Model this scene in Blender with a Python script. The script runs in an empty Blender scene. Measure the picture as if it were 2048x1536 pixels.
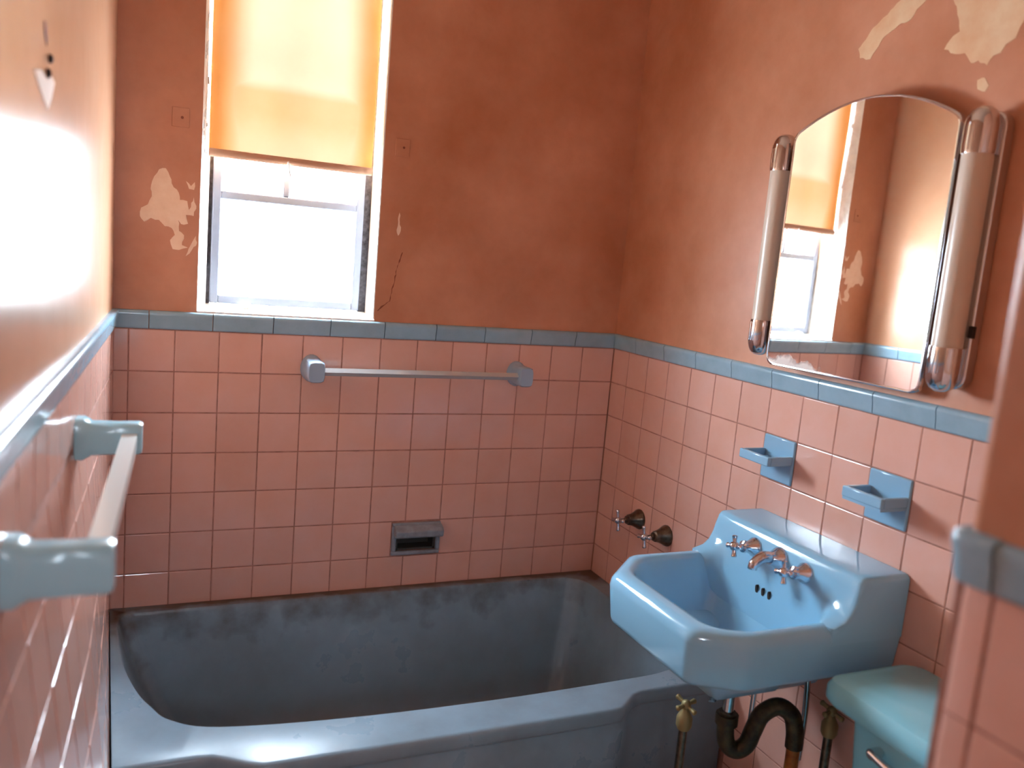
import bpy, bmesh, math, random
from mathutils import Vector, Matrix
random.seed(7)
SC = bpy.context.scene
COL = SC.collection
T = 0.1095          # one tile pitch in metres: the room is laid out in tiles
ZF = 10.6           # floor lies this many tiles below the cap course
def W(x, y, z): return Vector((x * T, y * T, (z + ZF) * T))

# ------------------------------------------------------------------ camera
cam = bpy.data.objects.new('camera', bpy.data.cameras.new('camera')); COL.objects.link(cam)
right = Vector((0.91223011, -0.40062972, 0.08562745))
down = Vector((0.01903302, -0.16734106, -0.98571533))
fwd = Vector((0.40923585, 0.90082895, -0.14502836))
M = Matrix((right, -down, -fwd)).transposed().to_4x4()
M.translation = W(-12.89614656, -21.33664462, 2.29952152)
cam.matrix_world = M
cam.data.sensor_width = 36.0
cam.data.lens = 1682.186 / 2048 * 36.0
cam.data.clip_start = 0.01
cam.data.dof.use_dof = True
cam.data.dof.focus_distance = 2.2
cam.data.dof.aperture_fstop = 2.5
SC.camera = cam

# ------------------------------------------------------------------ light
wd = bpy.data.worlds.new('overcast_sky'); SC.world = wd; wd.use_nodes = True
bg = wd.node_tree.nodes['Background']
bg.inputs[0].default_value = (0.84, 1.0, 1.17, 1); bg.inputs[1].default_value = 26.0
pl = bpy.data.lights.new('window_portal', 'AREA'); pl.shape = 'RECTANGLE'
pl.size = 4.4 * T; pl.size_y = 9.8 * T; pl.cycles.is_portal = True
po = bpy.data.objects.new('window_portal', pl); COL.objects.link(po)
po.location = W(-9.42, 1.75, 5.3); po.rotation_euler = (math.radians(-90), 0, 0)
p2 = bpy.data.lights.new('fill_opening_portal', 'AREA'); p2.shape = 'RECTANGLE'  # portal over the opening added behind the viewer for fill light
p2.size = 1.0 * T; p2.size_y = 2.0 * T; p2.cycles.is_portal = True
po2 = bpy.data.objects.new('fill_opening_portal', p2); COL.objects.link(po2)
po2.location = W(-13.0, -27.7, 3.25); po2.rotation_euler = (math.radians(90), 0, 0)
SC.view_settings.view_transform = 'Standard'; SC.view_settings.look = 'None'
SC.view_settings.gamma = 1.0; SC.view_settings.use_curve_mapping = False
SC.view_settings.exposure = 1.65
SC.cycles.max_bounces = 12; SC.cycles.diffuse_bounces = 8; SC.cycles.glossy_bounces = 6
SC.cycles.transparent_max_bounces = 12

# ------------------------------------------------------------------ materials
def srgb(r, g, b):
    f = lambda c: (c / 255 / 12.92) if c / 255 <= 0.04045 else ((c / 255 + 0.055) / 1.055) ** 2.4
    return (f(r), f(g), f(b), 1)
def N(nt, kind, **kw):
    n = nt.nodes.new(kind)
    for k, v in kw.items(): setattr(n, k, v)
    return n
def mat(name, col, rough=0.4, metal=0.0, coat=0.0, noise=None, bump=None, rand=0.0, rough_noise=0.0):
    """noise=(scale, amount, colour2): mottling in world position; bump=(scale, strength)"""
    m = bpy.data.materials.new(name); m.use_nodes = True; nt = m.node_tree
    b = nt.nodes['Principled BSDF']; L = nt.links.new
    b.inputs['Base Color'].default_value = col; b.inputs['Roughness'].default_value = rough
    b.inputs['Metallic'].default_value = metal; b.inputs['Coat Weight'].default_value = coat
    geo = N(nt, 'ShaderNodeNewGeometry'); cur = None
    if noise:
        tx = N(nt, 'ShaderNodeTexNoise'); tx.inputs['Scale'].default_value = noise[0]; tx.inputs['Detail'].default_value = 6
        tx.inputs['Roughness'].default_value = 0.6
        L(geo.outputs['Position'], tx.inputs['Vector'])
        cr = N(nt, 'ShaderNodeMapRange'); cr.inputs['From Min'].default_value = 0.35; cr.inputs['From Max'].default_value = 0.7
        cr.inputs['To Max'].default_value = noise[1]
        L(tx.outputs['Fac'], cr.inputs['Value'])
        mx = N(nt, 'ShaderNodeMix', data_type='RGBA'); mx.inputs[6].default_value = col; mx.inputs[7].default_value = noise[2]
        L(cr.outputs['Result'], mx.inputs['Factor']); cur = mx.outputs[2]
        if rough_noise:
            rr = N(nt, 'ShaderNodeMapRange'); rr.inputs['To Min'].default_value = rough; rr.inputs['To Max'].default_value = rough + rough_noise
            L(tx.outputs['Fac'], rr.inputs['Value']); L(rr.outputs['Result'], b.inputs['Roughness'])
    if rand:
        oi = N(nt, 'ShaderNodeObjectInfo'); hs = N(nt, 'ShaderNodeHueSaturation')
        mr = N(nt, 'ShaderNodeMapRange'); mr.inputs['To Min'].default_value = 1 - rand; mr.inputs['To Max'].default_value = 1 + rand
        L(oi.outputs['Random'], mr.inputs['Value']); L(mr.outputs['Result'], hs.inputs['Value'])
        hs.inputs['Color'].default_value = col
        if cur: L(cur, hs.inputs['Color'])
        cur = hs.outputs['Color']
    if cur: L(cur, b.inputs['Base Color'])
    if bump:
        t2 = N(nt, 'ShaderNodeTexNoise'); t2.inputs['Scale'].default_value = bump[0]; t2.inputs['Detail'].default_value = 3
        L(geo.outputs['Position'], t2.inputs['Vector'])
        bp = N(nt, 'ShaderNodeBump'); bp.inputs['Strength'].default_value = bump[1]; bp.inputs['Distance'].default_value = 0.01
        L(t2.outputs['Fac'], bp.inputs['Height']); L(bp.outputs['Normal'], b.inputs['Normal'])
    return m

PINK = srgb(220, 178, 164)
M_tile = mat('pink_glazed_tile', PINK, 0.13, noise=(9, 0.5, srgb(214, 160, 136)), bump=(14, 0.06), rand=0.05)
M_grout = mat('aged_grout', srgb(184, 136, 120), 0.9, noise=(25, 0.9, srgb(132, 92, 78)))
M_plaster = mat('salmon_gloss_paint', srgb(208, 150, 118), 0.42, noise=(2.4, 1.0, srgb(176, 110, 72)), bump=(22, 0.12))
M_plaster_left = mat('salmon_gloss_paint_worn', srgb(212, 166, 134), 0.2, noise=(4, 0.7, srgb(204, 150, 112)), bump=(12, 0.08))
M_plaster_left.node_tree.nodes['Principled BSDF'].inputs['Specular IOR Level'].default_value = 0.2
M_bare = mat('bare_plaster', srgb(242, 218, 196), 0.85, noise=(30, 0.5, srgb(222, 186, 156)))
M_bare_olive = mat('skim_plaster', srgb(230, 204, 166), 0.85, noise=(16, 0.8, srgb(218, 170, 128)))
M_dark = mat('dark_recess', srgb(40, 30, 26), 0.9)
M_crack = mat('crack_brown', srgb(136, 78, 58), 0.9)  # flat brown tone for the crack, plate screws and scuff
M_cap = mat('blue_glazed_cap', srgb(150, 182, 198), 0.16, noise=(18, 0.5, srgb(128, 160, 172)), bump=(20, 0.05), rand=0.05)
M_blue = mat('blue_vitreous_china', srgb(136, 192, 222), 0.10, coat=0.3, bump=(6, 0.02))
M_ceramic = mat('blue_ceramic_fitting', srgb(140, 186, 214), 0.14)
M_ceramic_grey = mat('grey_blue_ceramic', srgb(150, 176, 198), 0.2)
M_bar = mat('bluish_bar_metal', (0.68, 0.80, 0.86, 1), 0.22, 0.6)
M_barwhite = mat('white_bar_glaze', srgb(226, 236, 234), 0.15)
M_dish = mat('grimy_blue_ceramic', srgb(146, 160, 174), 0.3, noise=(30, 0.6, srgb(104, 104, 100)))
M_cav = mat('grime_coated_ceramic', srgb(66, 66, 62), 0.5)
M_pale = mat('pale_blue_ceramic', srgb(166, 214, 228), 0.2)
M_teal = mat('teal_vitreous_china', srgb(140, 212, 230), 0.12, coat=0.3)
M_chrome = mat('chrome', (0.62, 0.62, 0.65, 1), 0.10, 1.0)
M_aged = mat('aged_nickel', srgb(122, 112, 98), 0.30, 1.0, noise=(60, 0.8, srgb(70, 60, 50)))
M_mixer = mat('worn_chrome', (0.62, 0.63, 0.68, 1), 0.12, 1.0)
M_black_pipe = mat('blackened_pipe', srgb(46, 42, 34), 0.45, 0.6, noise=(40, 0.8, srgb(90, 82, 56)))
M_rust_pipe = mat('rusty_brass_pipe', srgb(176, 112, 48), 0.45, 0.4, noise=(40, 0.8, srgb(120, 66, 26)))
M_brass_dull = mat('dull_brass', srgb(150, 138, 96), 0.5, 0.5)
M_white = mat('flaking_white_paint', srgb(240, 236, 228), 0.6, noise=(30, 0.4, srgb(200, 185, 170)), bump=(45, 0.9))
M_sash = mat('grey_sash_paint', srgb(128, 132, 146), 0.5, noise=(14, 0.4, srgb(112, 112, 122)))
M_gap = mat('dirty_channel', srgb(86, 82, 88), 0.9, noise=(70, 1.0, srgb(30, 28, 30)))
M_lampglass = mat('frosted_lamp_glass', srgb(205, 190, 172), 0.28)
M_box = mat('cabinet_steel', srgb(196, 150, 116), 0.4)
M_floor = mat('floor_tile_dull', srgb(206, 186, 174), 0.5, noise=(30, 0.6, srgb(170, 148, 136)))
M_ceiling = mat('ceiling_paint', srgb(216, 182, 152), 0.7)

def tub_material():
    m = mat('grimy_blue_enamel', srgb(134, 164, 182), 0.2, noise=(5, 0.55, srgb(104, 118, 124)), rough_noise=0.2)
    nt = m.node_tree; L = nt.links.new; b = nt.nodes['Principled BSDF']
    src = b.inputs['Base Color'].links[0].from_socket
    geo = N(nt, 'ShaderNodeNewGeometry'); sp = N(nt, 'ShaderNodeSeparateXYZ'); L(geo.outputs['Position'], sp.inputs[0])
    tx = N(nt, 'ShaderNodeTexNoise'); tx.inputs['Scale'].default_value = 16; tx.inputs['Detail'].default_value = 8
    L(geo.outputs['Position'], tx.inputs['Vector'])
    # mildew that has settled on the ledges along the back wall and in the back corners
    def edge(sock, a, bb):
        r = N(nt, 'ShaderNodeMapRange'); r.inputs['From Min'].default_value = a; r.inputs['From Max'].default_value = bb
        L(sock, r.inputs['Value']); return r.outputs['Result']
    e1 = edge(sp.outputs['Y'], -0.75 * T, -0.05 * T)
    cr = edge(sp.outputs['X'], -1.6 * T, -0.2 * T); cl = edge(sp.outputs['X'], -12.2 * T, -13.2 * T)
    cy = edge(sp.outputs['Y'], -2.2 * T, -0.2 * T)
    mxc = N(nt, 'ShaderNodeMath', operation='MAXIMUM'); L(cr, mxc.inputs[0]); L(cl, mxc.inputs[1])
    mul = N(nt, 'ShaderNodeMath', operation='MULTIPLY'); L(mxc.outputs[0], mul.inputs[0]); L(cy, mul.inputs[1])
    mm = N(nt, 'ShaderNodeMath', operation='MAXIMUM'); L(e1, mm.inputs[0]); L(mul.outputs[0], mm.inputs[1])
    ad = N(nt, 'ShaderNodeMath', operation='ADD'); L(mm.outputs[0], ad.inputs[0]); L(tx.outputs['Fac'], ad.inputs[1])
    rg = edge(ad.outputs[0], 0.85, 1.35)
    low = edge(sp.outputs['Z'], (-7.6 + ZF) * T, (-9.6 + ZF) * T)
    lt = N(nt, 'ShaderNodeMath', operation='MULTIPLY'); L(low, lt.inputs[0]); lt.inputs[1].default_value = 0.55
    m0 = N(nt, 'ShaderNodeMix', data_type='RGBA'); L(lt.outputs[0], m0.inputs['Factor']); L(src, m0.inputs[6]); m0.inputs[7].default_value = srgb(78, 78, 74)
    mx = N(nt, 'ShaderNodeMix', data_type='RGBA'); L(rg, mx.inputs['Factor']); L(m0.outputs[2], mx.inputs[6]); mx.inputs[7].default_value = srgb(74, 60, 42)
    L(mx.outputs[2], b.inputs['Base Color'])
    return m
M_tub = tub_material()

def mirror_material():
    m = bpy.data.materials.new('spotted_mirror'); m.use_nodes = True; nt = m.node_tree; L = nt.links.new
    b = nt.nodes['Principled BSDF']; b.inputs['Metallic'].default_value = 1; b.inputs['Base Color'].default_value = (0.92, 0.92, 0.91, 1)
    b.inputs['Roughness'].default_value = 0.015
    geo = N(nt, 'ShaderNodeNewGeometry'); sp = N(nt, 'ShaderNodeSeparateXYZ'); L(geo.outputs['Position'], sp.inputs[0])
    tx = N(nt, 'ShaderNodeTexNoise'); tx.inputs['Scale'].default_value = 28; tx.inputs['Detail'].default_value = 5; L(geo.outputs['Position'], tx.inputs['Vector'])
    r = N(nt, 'ShaderNodeMapRange'); r.inputs['From Min'].default_value = (1.05 + ZF) * T; r.inputs['From Max'].default_value = (0.55 + ZF) * T
    L(sp.outputs['Z'], r.inputs['Value'])
    yy = N(nt, 'ShaderNodeMapRange'); yy.inputs['From Min'].default_value = -9.6 * T; yy.inputs['From Max'].default_value = -8.2 * T
    L(sp.outputs['Y'], yy.inputs['Value'])
    mu = N(nt, 'ShaderNodeMath', operation='MULTIPLY'); L(r.outputs['Result'], mu.inputs[0]); L(yy.outputs['Result'], mu.inputs[1])
    ad = N(nt, 'ShaderNodeMath', operation='ADD'); L(mu.outputs[0], ad.inputs[0]); L(tx.outputs['Fac'], ad.inputs[1])
    r2 = N(nt, 'ShaderNodeMapRange'); r2.inputs['From Min'].default_value = 1.05; r2.inputs['From Max'].default_value = 1.25; L(ad.outputs[0], r2.inputs['Value'])
    d = N(nt, 'ShaderNodeBsdfDiffuse'); d.inputs[0].default_value = (0.75, 0.72, 0.68, 1)
    ms = N(nt, 'ShaderNodeMixShader'); L(r2.outputs['Result'], ms.inputs[0]); L(b.outputs[0], ms.inputs[1]); L(d.outputs[0], ms.inputs[2])
    L(ms.outputs[0], nt.nodes['Material Output'].inputs[0])
    return m
M_mirror = mirror_material()

def glass_material():
    m = bpy.data.materials.new('window_glass'); m.use_nodes = True; nt = m.node_tree; L = nt.links.new
    nt.nodes.remove(nt.nodes['Principled BSDF'])
    t = N(nt, 'ShaderNodeBsdfTransparent'); g = N(nt, 'ShaderNodeBsdfGlossy'); g.inputs['Roughness'].default_value = 0.02
    f = N(nt, 'ShaderNodeFresnel'); f.inputs[0].default_value = 1.45
    t.inputs[0].default_value = (0.97, 0.98, 0.98, 1)
    ms = N(nt, 'ShaderNodeMixShader'); L(f.outputs[0], ms.inputs[0]); L(t.outputs[0], ms.inputs[1]); L(g.outputs[0], ms.inputs[2])
    L(ms.outputs[0], nt.nodes['Material Output'].inputs[0]); return m
M_glass = glass_material()

def shade_material():
    m = bpy.data.materials.new('orange_shade_cloth'); m.use_nodes = True; nt = m.node_tree; L = nt.links.new
    nt.nodes.remove(nt.nodes['Principled BSDF'])
    geo = N(nt, 'ShaderNodeNewGeometry'); sp = N(nt, 'ShaderNodeSeparateXYZ'); L(geo.outputs['Position'], sp.inputs[0])
    tx = N(nt, 'ShaderNodeTexNoise'); tx.inputs['Scale'].default_value = 7; tx.inputs['Detail'].default_value = 4; L(geo.outputs['Position'], tx.inputs['Vector'])
    # cloth more orange at both selvedges; sun-shaded lower band painted into its colour
    def mr(sock, a, b_, lo=0.0, hi=1.0):
        r = N(nt, 'ShaderNodeMapRange', interpolation_type='SMOOTHSTEP'); r.inputs['From Min'].default_value = a; r.inputs['From Max'].default_value = b_
        r.inputs['To Min'].default_value = lo; r.inputs['To Max'].default_value = hi; L(sock, r.inputs['Value']); return r.outputs['Result']
    def op(o, a, b_):
        n = N(nt, 'ShaderNodeMath', operation=o)
        for i, s in enumerate((a, b_)):
            if isinstance(s, (int, float)): n.inputs[i].default_value = s
            else: L(s, n.inputs[i])
        return n.outputs[0]
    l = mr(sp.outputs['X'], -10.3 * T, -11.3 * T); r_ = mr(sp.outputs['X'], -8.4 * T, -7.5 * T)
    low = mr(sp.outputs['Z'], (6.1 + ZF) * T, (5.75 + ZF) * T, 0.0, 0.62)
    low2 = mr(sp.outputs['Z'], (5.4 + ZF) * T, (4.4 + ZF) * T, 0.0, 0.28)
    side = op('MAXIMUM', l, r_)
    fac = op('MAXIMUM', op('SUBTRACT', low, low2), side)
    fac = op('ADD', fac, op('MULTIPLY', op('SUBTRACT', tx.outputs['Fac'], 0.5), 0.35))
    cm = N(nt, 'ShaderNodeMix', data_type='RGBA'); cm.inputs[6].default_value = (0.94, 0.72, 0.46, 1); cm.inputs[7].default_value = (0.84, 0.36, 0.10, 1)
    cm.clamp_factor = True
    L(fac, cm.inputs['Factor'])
    tr = N(nt, 'ShaderNodeBsdfTranslucent'); L(cm.outputs[2], tr.inputs[0])
    df = N(nt, 'ShaderNodeBsdfDiffuse'); L(cm.outputs[2], df.inputs[0])
    ms = N(nt, 'ShaderNodeMixShader'); ms.inputs[0].default_value = 0.0195
    L(df.outputs[0], ms.inputs[1]); L(tr.outputs[0], ms.inputs[2])
    L(ms.outputs[0], nt.nodes['Material Output'].inputs[0]); return m, ms
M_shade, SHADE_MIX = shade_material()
M_hem = mat('shade_hem_cloth', srgb(196, 150, 120), 0.8)

# ------------------------------------------------------------------ mesh helpers (tile units, world space)
BASE = {}
class MB:
    def __init__(s): s.v = []; s.f = []
    def add(s, vs, fs):
        o = len(s.v); s.v += [tuple(v) for v in vs]; s.f += [tuple(i + o for i in f) for f in fs]; return s
    def box(s, x0, x1, y0, y1, z0, z1):
        vs = [(x, y, z) for x in (x0, x1) for y in (y0, y1) for z in (z0, z1)]
        return s.add(vs, [(0, 1, 3, 2), (4, 6, 7, 5), (0, 4, 5, 1), (2, 3, 7, 6), (0, 2, 6, 4), (1, 5, 7, 3)])
    def prism(s, pts, d):
        n = len(pts); d = Vector(d); a = [Vector(p) for p in pts]
        return s.add(a + [p + d for p in a], [tuple(range(n)), tuple(range(2 * n - 1, n - 1, -1))] + [(i, (i + 1) % n, n + (i + 1) % n, n + i) for i in range(n)])
    def loft(s, rings, cap0=True, cap1=True):
        n = len(rings[0]); vs = [p for r in rings for p in r]; fs = []
        for k in range(len(rings) - 1):
            for i in range(n):
                j = (i + 1) % n; fs.append((k * n + i, k * n + j, (k + 1) * n + j, (k + 1) * n + i))
        if cap0: fs.append(tuple(range(n - 1, -1, -1)))
        if cap1: fs.append(tuple(range((len(rings) - 1) * n, len(rings) * n)))
        return s.add(vs, fs)
    def lathe(s, o, axis, prof, n=20):
        o = Vector(o); a = Vector(axis).normalized(); u = a.orthogonal().normalized(); w = a.cross(u)
        return s.loft([[o + a * h + (u * math.cos(2 * math.pi * i / n) + w * math.sin(2 * math.pi * i / n)) * r for i in range(n)] for r, h in prof])
    def tube(s, pts, r, n=12):
        pts = [Vector(p) for p in pts]; rs = r if isinstance(r, (list, tuple)) else [r] * len(pts); rings = []; u = None
        for k, p in enumerate(pts):
            t = (pts[min(k + 1, len(pts) - 1)] - pts[max(k - 1, 0)]).normalized()
            u = t.orthogonal().normalized() if u is None else (u - t * u.dot(t)).normalized()
            w = t.cross(u)
            rings.append([p + (u * math.cos(2 * math.pi * i / n) + w * math.sin(2 * math.pi * i / n)) * rs[k] for i in range(n)])
        return s.loft(rings)
    def mesh(s, name, base=Vector((0, 0, 0)), smooth=True, fix=True, angle=38):
        me = bpy.data.meshes.new(name)
        me.from_pydata([W(*v) - base for v in s.v], [], s.f)
        if fix:
            b = bmesh.new(); b.from_mesh(me); bmesh.ops.recalc_face_normals(b, faces=b.faces); b.to_mesh(me); b.free()
        if smooth:
            me.polygons.foreach_set('use_smooth', [True] * len(me.polygons)); me.set_sharp_from_angle(angle=math.radians(angle))
        return me
    def build(s, name, m, parent=None, at=None, bevel=0, seg=2, **kw):
        if parent is not None: base = BASE[parent]
        else: base = W(*at) if at else Vector((0, 0, 0))
        o = bpy.data.objects.new(name, s.mesh(name, base, **kw)); COL.objects.link(o)
        o.data.materials.append(m)
        if parent is None: o.location = base
        else: o.parent = parent
        BASE[o] = base
        if bevel:
            bv = o.modifiers.new('bevel', 'BEVEL'); bv.width = bevel * T; bv.segments = seg; bv.limit_method = 'ANGLE'; bv.angle_limit = math.radians(40)
        return o
def tag(o, label=None, cat=None, group=None, kind=None):
    for k, v in (('label', label), ('category', cat), ('group', group), ('kind', kind)):
        if v: o[k] = v
    return o
def thing(name, label, cat, at, group=None):
    o = bpy.data.objects.new(name, None); COL.objects.link(o); o.location = W(*at); BASE[o] = W(*at)
    o.empty_display_size = 0.05
    return tag(o, label, cat, group)
def structure(o, label, cat): return tag(o, label, cat, kind='structure')
def arc(pts, n=8):
    """Catmull-Rom through pts"""
    P = [Vector(p) for p in pts]; out = []
    for i in range(len(P) - 1):
        a, b, c, d = P[max(i - 1, 0)], P[i], P[i + 1], P[min(i + 2, len(P) - 1)]
        for k in range(n):
            t = k / n
            out.append(0.5 * ((2 * b) + (c - a) * t + (2 * a - 5 * b + 4 * c - d) * t * t + (3 * b - a - 3 * c + d) * t ** 3))
    return out + [P[-1]]
def closed_curve(pts, n=8):
    P = [Vector(p) for p in pts]; m = len(P); out = []
    for i in range(m):
        a, b, c, d = P[i - 1], P[i], P[(i + 1) % m], P[(i + 2) % m]
        for k in range(n):
            t = k / n
            out.append(0.5 * ((2 * b) + (c - a) * t + (2 * a - 5 * b + 4 * c - d) * t * t + (3 * b - a - 3 * c + d) * t ** 3))
    return out
def inset_poly(pts, ds):
    """convex polygon (x,y); edge i runs i->i+1 and moves inwards by ds[i]"""
    n = len(pts); c = Vector((sum(p[0] for p in pts) / n, sum(p[1] for p in pts) / n)); lines = []
    for i in range(n):
        a = Vector(pts[i]); b = Vector(pts[(i + 1) % n]); d = (b - a).normalized(); nn = Vector((-d.y, d.x))
        if nn.dot(c - a) < 0: nn = -nn
        lines.append((a + nn * ds[i], d))
    out = []
    for i in range(n):
        (p, d), (q, e) = lines[i - 1], lines[i]
        den = d.x * e.y - d.y * e.x; t = ((q.x - p.x) * e.y - (q.y - p.y) * e.x) / den
        out.append(p + d * t)
    return out
def round_poly(pts, rs, n=5):
    m = len(pts); out = []
    for i in range(m):
        p = Vector(pts[i]); a = (Vector(pts[i - 1]) - p); b = (Vector(pts[(i + 1) % m]) - p)
        r = min(rs[i], a.length * 0.45, b.length * 0.45)
        A = p + a.normalized() * r; B = p + b.normalized() * r
        for k in range(n + 1):
            t = k / n; out.append(A * (1 - t) ** 2 + p * 2 * t * (1 - t) + B * t * t)
    return out

# ------------------------------------------------------------------ tiles
TH = 0.05; JOINT = 0.016
_tiles = {}
def tile_mesh(w, h, name='tile', m=None):
    key = (round(w, 3), round(h, 3), name, m.name)
    if key in _tiles: return _tiles[key]
    me = bpy.data.meshes.new(name); vs = []; a = w / 2; b = h / 2
    for ins, dep in ((0, 0), (0, TH * 0.55), (0.008, TH * 0.9), (0.022, TH)):
        vs += [(x * T, -dep * T, z * T) for x, z in ((-a + ins, -b + ins), (a - ins, -b + ins), (a - ins, b - ins), (-a + ins, b - ins))]
    fs = []
    for k in range(3):
        for i in range(4):
            j = (i + 1) % 4; fs.append((k * 4 + i, k * 4 + j, k * 4 + 4 + j, k * 4 + 4 + i))
    fs.append((12, 13, 14, 15))
    me.from_pydata(vs, [], fs)
    bm = bmesh.new(); bm.from_mesh(me); bmesh.ops.recalc_face_normals(bm, faces=bm.faces)
    top = [f for f in bm.faces if len(set(round(v.co.y, 6) for v in f.verts)) == 1]
    if top and top[0].normal.y > 0: bmesh.ops.reverse_faces(bm, faces=bm.faces)
    bm.to_mesh(me); bm.free()
    me.materials.append(m); _tiles[key] = me; return me
def put_tile(parent, matrix, w, h, name='tile', m=None):
    o = bpy.data.objects.new(name, tile_mesh(w, h, name, m or M_tile)); COL.objects.link(o)
    o.parent = parent
    j = Matrix.Rotation(random.uniform(-0.006, 0.006), 4, 'X') @ Matrix.Rotation(random.uniform(-0.006, 0.006), 4, 'Z')
    o.matrix_local = Matrix.Translation(-BASE[parent]) @ matrix @ j
    return o
def place(x, y, z, rot): return Matrix.Translation(W(x, y, z)) @ Matrix.Rotation(rot, 4, 'Z')
def cap_mesh(length, m, h=0.43, proud=0.14):
    key = ('cap', round(length, 3), m.name)
    if key in _tiles: return _tiles[key]
    prof = [(0.05, 0.0), (-0.03, 0.0), (-0.05, 0.02), (-0.055, 0.06), (-0.075, 0.22), (-0.10, 0.32), (-0.10, 0.38), (-0.07, 0.42), (-0.02, h), (0.05, h)]
    b = MB(); l = length / 2
    b.loft([[(-l, y, z - ZF) for y, z in prof], [(l, y, z - ZF) for y, z in prof]])
    me = b.mesh('cap_tile', angle=50); me.materials.append(m); _tiles[key] = me; return me
def put_cap(parent, matrix, length):
    o = bpy.data.objects.new('cap_tile', cap_mesh(length - 0.02, M_cap)); COL.objects.link(o); o.parent = parent
    o.matrix_local = Matrix.Translation(-BASE[parent]) @ matrix; return o
def patch(parent, name, pts, m, axis, off, d=0.006):
    """an irregular thin patch on a wall; pts (a, z) with a along the wall"""
    out = []
    n = len(pts)
    for i in range(n):
        a = Vector(pts[i]); b = Vector(pts[(i + 1) % n]); k = max(1, int((b - a).length / 0.07))
        for q in range(k):
            p = a.lerp(b, q / k)
            if q: p += Vector((random.uniform(-.02, .02), random.uniform(-.02, .02)))
            out.append(p)
    mb = MB()
    if axis == 'y': mb.prism([(p[0], off, p[1]) for p in out], (0, d, 0))
    else: mb.prism([(off, p[0], p[1]) for p in out], (d, 0, 0))
    return mb.build(name, m, parent, smooth=False)

def grid_wall(mb, us, zs, holes, put):
    """boxes for every grid cell that is not inside a hole (u0,u1,z0,z1)"""
    for i in range(len(us) - 1):
        for j in range(len(zs) - 1):
            u = (us[i] + us[i + 1]) / 2; z = (zs[j] + zs[j + 1]) / 2
            if any(h[0] < u < h[1] and h[2] < z < h[3] for h in holes): continue
            put(us[i], us[i + 1], zs[j], zs[j + 1])

ZC = 11.8            # ceiling
# ------------------------------------------------------------------ back wall with the window and the recessed soap dish
WX0, WX1, WZ0, WZ1 = -11.58, -7.27, 0.43, 10.2
SX0, SX1, SZ0, SZ1 = -6.28, -5.14, -5.86, -5.14
mb = MB()
holes = [(WX0, WX1, WZ0, WZ1), (SX0, SX1, SZ0, SZ1)]
grid_wall(mb, [-14.6, WX0, WX1, SX0, SX1, 1.6], [-10.6, SZ0, SZ1, 0.2, WZ0, WZ1, ZC], holes,
          lambda a, b, c, d: mb.box(a, b, 0.03 if c >= 0.2 - 1e-6 else 0.06, 1.6, c, d))
wall_back = mb.build('wall_back', M_plaster, smooth=False)
structure(wall_back, 'back wall with salmon painted plaster above pink tiles, holding the window', 'wall')
mb = MB()
grid_wall(mb, [-13.40, SX0, SX1, 0.0], [-7.4, SZ0, SZ1, 0.02], holes, lambda a, b, c, d: mb.box(a, b, 0.010, 0.0601, c, d))
mb.build('grout_bed', M_grout, wall_back, smooth=False)
xs = [0.0] + [-1.046 - k for k in range(13)] + [-13.38]
for i in range(len(xs) - 1):
    for r in range(7):
        x1, x0 = xs[i], xs[i + 1]; z1 = -r; z0 = -(r + 1) if r < 6 else -6.95
        if r == 5 and i == 5: continue
        if r == 5 and i == 6: x1 = -6.42
        put_tile(wall_back, place((x0 + x1) / 2, TH, (z0 + z1) / 2 - 0.01, 0), x1 - x0 - JOINT, z1 - z0 - JOINT)
cx = [-0.02] + [-1.35 - 1.409 * k for k in range(9)] + [-13.38]
for i in range(len(cx) - 1):
    put_cap(wall_back, place((cx[i] + cx[i + 1]) / 2, 0.0, 0.0, 0), cx[i] - cx[i + 1])
# worn places of the paint
patch(wall_back, 'peeled_patch', [(-12.48, 3.66), (-12.34, 3.7), (-12.25, 3.53), (-12.16, 3.29), (-12.05, 3.18), (-12.02, 3.02), (-11.86, 3.01), (-11.82, 2.81), (-11.72, 3.11), (-11.66, 2.92), (-11.71, 2.68), (-11.88, 2.69), (-11.83, 2.49), (-11.98, 2.47), (-12.05, 2.56), (-12.02, 2.31), (-11.91, 2.22), (-11.95, 1.99), (-11.82, 1.94), (-12.01, 1.87), (-12.15, 1.88), (-12.21, 2.08), (-12.11, 2.21), (-12.18, 2.36), (-12.33, 2.39), (-12.46, 2.52), (-12.63, 2.55), (-12.77, 2.45), (-12.86, 2.57), (-12.84, 2.76), (-12.7, 2.85), (-12.62, 3.04), (-12.64, 3.29), (-12.58, 3.49)], M_bare, 'y', 0.024)
patch(wall_back, 'peeled_patch', [(-11.9, 3.46), (-11.79, 3.36), (-11.71, 3.46), (-11.72, 3.28), (-11.83, 3.29)], M_bare, 'y', 0.024)
patch(wall_back, 'peeled_patch', [(-11.65, 2.23), (-11.77, 1.98), (-11.86, 1.74), (-11.73, 1.89), (-11.62, 2.07)], M_bare, 'y', 0.024)
patch(wall_back, 'paint_drip', [(-6.77, 3.26), (-6.79, 3.01), (-6.82, 2.81), (-6.77, 2.67), (-6.71, 2.8), (-6.75, 3.01)], M_bare, 'y', 0.022)
ck = [(-6.62, 2.26), (-6.73, 1.9), (-6.78, 1.53), (-6.84, 1.21), (-6.88, 0.98), (-7.03, 0.87), (-7.19, 0.71)]
patch(wall_back, 'crack', [(a - .010, b) for a, b in ck] + [(a + .008, b - .01) for a, b in reversed(ck)], M_crack, 'y', 0.026)
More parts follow.
